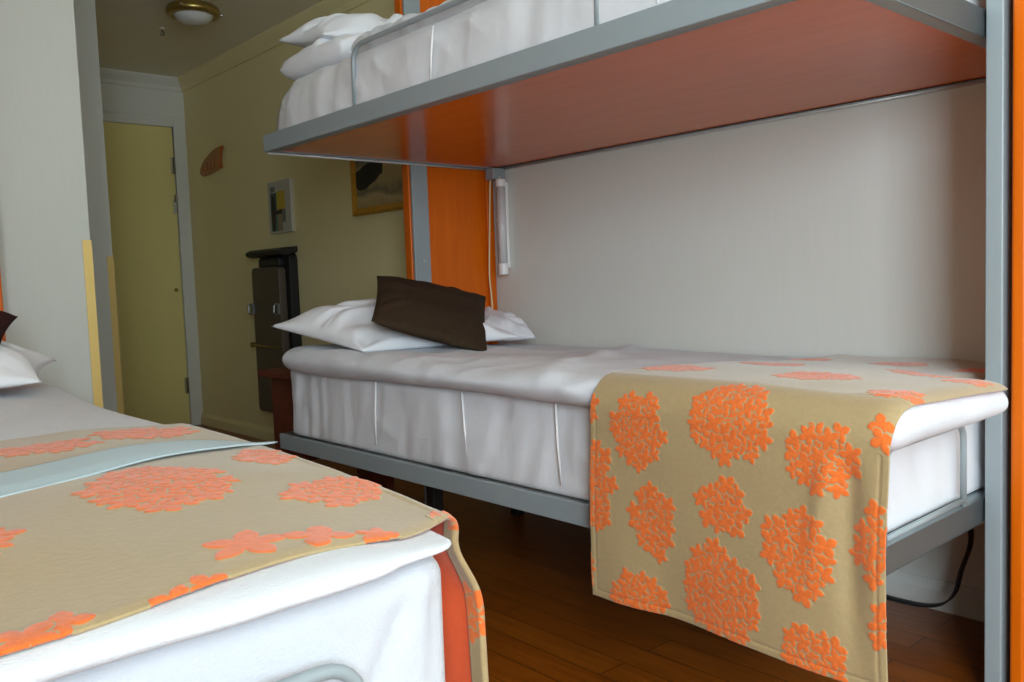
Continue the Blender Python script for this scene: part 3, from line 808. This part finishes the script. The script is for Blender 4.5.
def zL(x, y):
    return 0.716-0.010*(1-sstep(y, 0.66, 0.95))-0.014*sstep(x, 0.35, 0.56)+0.006*sstep(y, 1.9, 2.4)
def duvL(P, n):
    x, y, z = P[:, 0].copy(), P[:, 1].copy(), P[:, 2].copy()
    t_ = (z-0.682)/(0.716-0.682)
    base = 0.682+0.004*noise(x*4, 0, 0, 91)*(y < 0.8)
    zz = base+(zL(x, y)-base)*t_
    zz = zz+np.clip(n[:, 2], 0, 1)*sstep(y, 1.4, 1.7)*(noise(x*5, y*4, 0, 92)*0.006+noise(x*10, y*8, 1, 93)*0.002)
    x = x+sstep(x, 0.3, 0.55)*(0.035*sstep(y, 1.2, 2.5)+0.012*np.sin(y*5+1)*sstep(y, 0.7, 0.9))
    y = y+np.clip(-n[:, 1], 0, 1)*(P[:, 1] < 1)*(noise(x*6, z*4, 4, 94)*0.006+noise(x*20, z*5, 5, 95)*0.004)
    # the near right corner is tucked in
    k = (1-sstep(P[:, 1], 0.62, 0.90))*sstep(P[:, 0], 0.33, 0.56)
    x = x-0.060*k; y = y+0.018*k
    return np.stack([x, y, zz], 1)
o = roundbox('duvet', (-0.47, 0.606, 0.682), (0.552, 2.60, 0.716), (0.05, 0.035, 0.0165), (0.013, 0.013, 0.006), duvL, M['sheet'])
tag(o, 'white duvet on the left single bed under the floral throw', 'duvet')

# ---- throw over the foot of the left bed
st = 0.0020
Ty = np.arange(0, 0.86, st); r = 0.026; xs = 0.563
x_in = -0.44
top_len = xs-r-x_in; arc_len = math.pi/2*r; drop = 0.716-r-0.30
Ss = np.arange(0, top_len+arc_len+drop, st)
S2, T2 = np.meshgrid(Ss, Ty, indexing='ij')
ang = np.clip((S2-top_len)/r, 0, math.pi/2)
dn = np.clip(S2-top_len-arc_len, 0, None)
X = np.where(S2 < top_len, x_in+S2, xs-r+r*np.sin(ang))
Y2 = 0.622+T2
Z = zL(X, Y2)+0.006-r*(1-np.cos(ang))-dn
near = 1-sstep(T2, 0.0, 0.10)
dd = np.clip((0.035-(Y2-0.606))/0.035, 0, 1)
Z = Z-0.0165*(1-np.sqrt(np.clip(1-dd**2, 0, 1)))*np.exp(-dn/0.05)
# the near edge slants back towards the floor side and follows the duvet's tucked corner
slant = sstep(S2, top_len-0.10, top_len+arc_len+0.03)
Yw = Y2+(slant*0.056+0.036*sstep(X, 0.10, 0.36))*(1-sstep(T2, 0, 0.5))
X = X-0.024*sstep(X, 0.33, 0.56)*(1-sstep(Yw, 0.62, 0.90))*(1-sstep(dn, 0.0, 0.10))
X = X+sstep(X, 0.3, 0.55)*(0.012*np.sin(Y2*5+1)*sstep(Y2, 0.7, 0.9)+0.035*sstep(Y2, 1.2, 2.5))
X = X+0.016*sstep(dn, 0.0, 0.08)*near+0.010*sstep(dn, 0.02, 0.25)*np.sin(Y2*11)+0.004*noise(Y2*8, dn*4, 0, 101)*sstep(dn, 0, 0.1)
flat = np.where(S2 < top_len, 1, 0)
Z = Z+flat*0.003*noise(X*7, Y2*7, 0, 102)
LTOP = [(0.33, 0.965, 0.085, 0.125), (0.488, 0.835, 0.075, 0.08), (0.312, 0.708, 0.008, 0.008, 0.040), (0.376, 0.692, 0.008, 0.008, 0.034), (0.43, 0.668, 0.006, 0.006, 0.024), (0.250, 0.640, 0.004, 0.004, 0.020), (0.222, 0.632, 0.004, 0.004, 0.022),
        (0.30, 1.34, 0.085, 0.07), (0.45, 1.39, 0.075, 0.07), (0.115, 0.89, 0.058, 0.085), (0.123, 0.640, 0.045, 0.025), (0.505, 1.07, 0.05, 0.07),
        (0.12, 1.40, 0.08, 0.07), (-0.08, 1.05, 0.09, 0.09), (-0.10, 0.75, 0.07, 0.07), (-0.27, 0.92, 0.09, 0.09), (-0.09, 1.37, 0.08, 0.08), (-0.30, 1.28, 0.08, 0.08), (-0.32, 0.70, 0.08, 0.06)]
sL = lambda x: x-x_in
sl1 = lambda v, a, b: float(sstep(np.array(v), a, b))
cl = [(sL(q_[0]), q_[1]-0.622-0.036*sl1(q_[0], 0.10, 0.36)*(1-sl1(q_[1]-0.64, 0, 0.5)))+tuple(q_[2:]) for q_ in LTOP]
d0 = top_len+arc_len
cl += [(d0-0.01, 0.01, 0.03, 0.02), (d0+0.10, 0.24, 0.08, 0.08), (d0+0.06, 0.45, 0.07, 0.08), (d0+0.29, 0.15, 0.07, 0.06), (d0+0.24, 0.36, 0.08, 0.08), (d0+0.2, 0.6, 0.08, 0.08), (d0+0.05, 0.75, 0.06, 0.07)]
Mk = flower_field(Ss, Ty, cl, 0.021, 9)
# turned hem: the last centimetres of the hanging near edge fold back to the inside
P3 = np.stack([X, Yw, Z], 2)
o = cloth('bed_throw', P3, Mk, [M['throw'], M['throw_back']], 0.0016, 0.003, (0.05, 1.08, 0.67))
tag(o, 'beige throw with orange flower clusters across the foot of the left single bed', 'throw')
o_throwL = o
# the hem is a child: the face cloth turned to the inside along the near hanging edge
i0 = int((top_len-0.012)/st)
base = P3[i0:, 0:12, :]
Hn = base.copy(); Hn[:, :, 0] -= 0.0050
wd = np.linspace(0, 0.021, base.shape[1])
Hn[:, :, 1] = P3[i0:, 0:1, 1]+wd[None, :]-0.001
Hn[:, 0, 0] = P3[i0:, 0, 0]+0.0006
Hm = np.zeros(Hn.shape[:2]); tt = np.arange(Hn.shape[0])*st
Hm = flower_field(tt, wd, [(0.03, 0.01, 0.035, 0.02), (0.155, 0.01, 0.055, 0.02), (0.33, 0.01, 0.05, 0.02)], 0.013, 4)
me = np_mesh('hem', Hn.reshape(-1, 3), grid_faces(Hn.shape[0], Hn.shape[1])[:, ::-1])
at = me.attributes.new('flower', 'FLOAT', 'POINT'); at.data.foreach_set('value', Hm.astype(np.float32).ravel())
me.materials.append(M['throw'])
ho = link('hem', me, o_throwL, smooth=True)
sd = ho.modifiers.new('thickness', 'SOLIDIFY'); sd.thickness = 0.002; sd.offset = 0

# ---- pale blue cloth band over the throw
n1, n2 = 110, 40
A = np.array([(-0.42, 1.00), (0.474, 1.240), (0.578, 1.180), (-0.42, 0.835)])
u, v = np.meshgrid(np.linspace(0, 1, n1), np.linspace(0, 1, n2), indexing='ij')
XY = (A[0]*((1-u)*(1-v))[..., None]+A[1]*(u*(1-v))[..., None]+A[2]*(u*v)[..., None]+A[3]*((1-u)*v)[..., None])
bx_, by_ = XY[..., 0], XY[..., 1]
bz = zL(np.minimum(bx_, 0.55), by_)+0.011+0.003*noise(bx_*5, by_*6, 0, 111)-0.007*sstep(bx_, 0.50, 0.59)
bz = bz+0.003*sstep(v, 0.7, 1.0)*np.sin(u*7)
me = np_mesh('cloth_band', np.stack([bx_, by_, bz], 2).reshape(-1, 3), grid_faces(n1, n2)[:, ::-1])
me.materials.append(M['blue_cloth'])
o = link('cloth_band', me, None, smooth=True, origin=(0.05, 1.22, 0.72))
sd = o.modifiers.new('thickness', 'SOLIDIFY'); sd.thickness = 0.0025; sd.offset = 0
tag(o, 'pale blue cloth band laid across the floral throw on the left bed', 'cloth')
# ---- left pillow and cushion
p = pillow('pillow', [(-0.14, 2.10, 0.755), (0.490, 2.14, 0.745), (0.598, 2.45, 0.770), (-0.14, 2.60, 0.79)], 0.09, 0.03, M['pillow'], 121, wr=0.008)
tag(p, 'white pillow at the head of the left single bed', 'pillow')
p = pillow('cushion', [(0.02, 2.17, 0.86), (0.425, 2.20, 0.832), (0.52, 2.46, 0.888), (0.07, 2.50, 0.95)], 0.04, 0.045, M['dark_red_cloth'], 131, pinch=0.03, wr=0.004)
tag(p, 'dark brown cushion on the white pillow of the left single bed', 'cushion')

# ------------------------------------------------------------------ things on the right wall
# reading lamp with its cord
t = thing('wall_lamp', (2.35, 2.655, 0.96), 'clear tubular reading lamp fixed upright on the wall under the upper bunk', 'lamp')
MB().box(2.352, 2.368, 2.647, 2.669, 0.985, 1.335).build('back_plate', M['white_plastic'], t, bevel=0.003)
MB().tube([(2.334, 2.655, 1.005), (2.334, 2.655, 1.315)], 0.009, 14).build('tube', M['frost'], t, smooth=True)
MB().tube([(2.334, 2.655, 1.005), (2.334, 2.655, 1.315)], 0.0185, 18).build('cover', M['clear'], t, smooth=True)
for za, zb in ((0.958, 1.005), (1.315, 1.345)):
    MB().tube([(2.334, 2.655, za), (2.334, 2.655, zb)], 0.0205, 18).build('end_cap', M['white_plastic'], t, bevel=0.003)
cp = [(2.334, 2.655, 1.345), (2.332, 2.67, 1.362), (2.322, 2.700, 1.355), (2.318, 2.708, 1.25), (2.314, 2.710, 1.15), (2.306, 2.708, 1.05), (2.300, 2.706, 0.95), (2.302, 2.700, 0.86), (2.31, 2.70, 0.70)]
cu = []
for i in range(len(cp)-1):
    for k in range(6):
        a = Vector(cp[max(i-1, 0)]); b = Vector(cp[i]); c = Vector(cp[i+1]); d = Vector(cp[min(i+2, len(cp)-1)]); q = k/6
        cu.append(0.5*((2*b)+(c-a)*q+(2*a-5*b+4*c-d)*q*q+(3*b-a-3*c+d)*q**3))
cu.append(Vector(cp[-1]))
MB().tube(cu, 0.0035, 8).build('cord', M['cream_cord'], t, smooth=True)

# painting
t = thing('painting', (2.36, 3.54, 1.29), 'gilt framed seascape painting on the right wall behind the orange end panel', 'painting')
ya, yb, za, zb = 3.26, 3.82, 1.287, 1.70
mb = MB(); fw = 0.036
fp = [(0, 0), (0.022, 0), (0.026, 0.010), (0.016, 0.026), (0.012, fw), (0, fw)]
def frame_side(pts3): pass
cor = [(ya, za), (yb, za), (yb, zb), (ya, zb)]; inn = [(1, 1), (-1, 1), (-1, -1), (1, -1)]
vs = []
for (cy, cz), (sy, sz) in zip(cor, inn):
    for d, w_ in fp: vs.append((XR-d, cy+sy*w_, cz+sz*w_))
nf = len(fp); fs = []
for i in range(4):
    j = (i+1) % 4
    for k in range(nf):
        k2 = (k+1) % nf
        fs.append((i*nf+k, j*nf+k, j*nf+k2, i*nf+k2))
mb.add(vs, fs).build('frame', M['gold'], t)
cv = MB().box(XR-0.012, XR-0.002, ya+fw-0.004, yb-fw+0.004, za+fw-0.004, zb-fw+0.004).build('canvas', M['seascape'], t)
blob = [(3.784, 1.425), (3.75, 1.408), (3.70, 1.412), (3.66, 1.43), (3.61, 1.445), (3.57, 1.47), (3.545, 1.475), (3.54, 1.53), (3.58, 1.528), (3.62, 1.54), (3.67, 1.537), (3.71, 1.528), (3.75, 1.512), (3.784, 1.505)]
MB().prism(blob, XR-0.0135, XR-0.011, 'x').build('painted_rock', M['rock'], cv)

# poster board
t = thing('poster', (2.35, 4.63, 1.25), 'small white framed poster on the right wall above the trouser press', 'picture')
ya, yb, za, zb = 4.47, 4.745, 1.255, 1.553
M['card'] = mat('grey_white_card', srgb(196, 192, 178), 0.6, noise=0.05)
MB().box(XR-0.022, XR-0.001, ya, yb, za, zb).build('board', M['card'], t, bevel=0.002)
cols = dict(grey=srgb(120, 122, 118), yellow=srgb(206, 176, 60), blue=srgb(70, 90, 100), dark=srgb(40, 36, 34), tan=srgb(160, 140, 110), teal=srgb(96, 124, 112))
mm = {k: mat('poster_'+k, c, 0.5, noise=0.15, nscale=60) for k, c in cols.items()}
names = list(mm)
mb = MB(); xx = (XR-0.0232, XR-0.0215)
def q(y0, y1, z0, z1, c): mb.box(xx[0], xx[1], y0, y1, z0, z1, names.index(c))
W = yb-ya; Hh = zb-za
def rel(a0, a1, b0, b1, c): q(yb-a1*W, yb-a0*W, za+b0*Hh, za+b1*Hh, c)
rel(0.12, 0.33, 0.80, 0.90, 'grey'); rel(0.12, 0.40, 0.42, 0.78, 'blue'); rel(0.40, 0.76, 0.45, 0.80, 'yellow')
rel(0.12, 0.42, 0.04, 0.42, 'teal'); rel(0.42, 0.62, 0.04, 0.45, 'tan'); rel(0.62, 0.76, 0.20, 0.45, 'grey')
mb.build('print', [mm[k] for k in names], t)
mb = MB()
xz = XR-0.0242
mb.prism([(yb-0.17*W, za+0.05*Hh), (yb-0.30*W, za+0.05*Hh), (yb-0.33*W, za+0.42*Hh), (yb-0.30*W, za+0.70*Hh), (yb-0.20*W, za+0.72*Hh), (yb-0.15*W, za+0.45*Hh)], xz, xz+0.002, 'x')
mb.prism([(yb-0.33*W, za+0.42*Hh), (yb-0.62*W, za+0.46*Hh), (yb-0.60*W, za+0.36*Hh), (yb-0.33*W, za+0.36*Hh)], xz, xz+0.002, 'x')
mb.build('printed_figure', mm['dark'], t)

# trouser press
t = thing('trouser_press', (2.32, 4.62, 0.2), 'dark brown trouser press hung on the wall beyond the bunk bed', 'trouser press')
def rr_poly(y0, y1, z0, z1, r):
    return arc(y1-r, z0+r, r, -90, 0, 6)+arc(y1-r, z1-r, r, 0, 90, 6)+arc(y0+r, z1-r, r, 90, 180, 6)+arc(y0+r, z0+r, r, 180, 270, 6)
MB().prism(rr_poly(4.46, 4.84, 0.20, 1.14, 0.05), 2.315, 2.368, 'x').build('back_board', M['black'], t, bevel=0.004)
MB().prism(rr_poly(4.505, 4.85, 0.21, 1.06, 0.03), 2.268, 2.314, 'x').build('press_flap', M['press'], t, bevel=0.005)
hood = [(2.368, 1.140), (2.368, 1.172), (2.28, 1.165), (2.252, 1.152), (2.248, 1.138), (2.26, 1.125), (2.30, 1.118)]
MB().prism(hood, 4.45, 4.88, 'y').build('hood', M['black'], t, bevel=0.006)
MB().box(2.28, 2.33, 4.52, 4.78, 1.06, 1.11).build('jacket_rail', M['black'], t, bevel=0.01)
for y in (4.52, 4.845):
    mb = MB().box(2.255, 2.27, y-0.010, y+0.010, 0.79, 0.85)
    mb.tube([(2.255, y, 0.85), (2.238, y, 0.84), (2.235, y, 0.80), (2.250, y, 0.785)], 0.006, 8)
    mb.build('latch', M['latch'], t)
MB().tube([(2.262, 4.53, 0.60), (2.258, 4.64, 0.60), (2.262, 4.89, 0.605)], 0.005, 8).build('bar', M['brass'], t)
MB().lathe([(0, -0.006), (0.014, -0.004), (0.014, 0.03), (0, 0.03)], (2.262, 4.89, 0.605), 14, 'x').build('knob', M['brass'], t)

# carved fin
pts = [(5.365, 1.858), (5.45, 1.853), (5.53, 1.843), (5.61, 1.822), (5.68, 1.80), (5.735, 1.775), (5.77, 1.745), (5.775, 1.715), (5.74, 1.698), (5.66, 1.700), (5.56, 1.708), (5.48, 1.714), (5.40, 1.722), (5.415, 1.755), (5.41, 1.79), (5.385, 1.83)]
pts = [(5.350+(y-5.365)*0.87, z) for y, z in pts]
t = thing('wall_carving', (2.36, 5.58, 1.70), 'carved orange-brown fin shaped ornament on the wall near the door', 'ornament')
MB().prism(pts, 2.345, 2.369, 'x').build('body', M['fin_wood'], t, bevel=0.005)
for k in range(4):
    y = 5.45+k*0.060
    MB().tube([(2.345, y, 1.722), (2.343, y+0.012, 1.76), (2.345, y-0.02+0.01*k, 1.80-0.012*k)], 0.005, 8).build('rib', M['fin_wood'], t, smooth=True)

# bedside table beyond the head of the bunk
t = thing('bedside_table', (1.68, 2.97, 0), 'dark red-brown wooden bedside table behind the head of the bunk bed', 'table')
MB().box(1.452, 1.90, 2.84, 3.10, 0.603, 0.628).build('top', M['brown_wood'], t, bevel=0.003)
MB().box(1.500, 1.530, 2.86, 3.09, 0, 0.603).build('side_panel', M['brown_wood'], t, bevel=0.002)
MB().box(1.86, 1.89, 2.86, 3.09, 0, 0.603).build('side_panel', M['brown_wood'], t, bevel=0.002)
MB().box(1.530, 1.86, 3.06, 3.085, 0.25, 0.603).build('back_panel', M['brown_wood'], t)
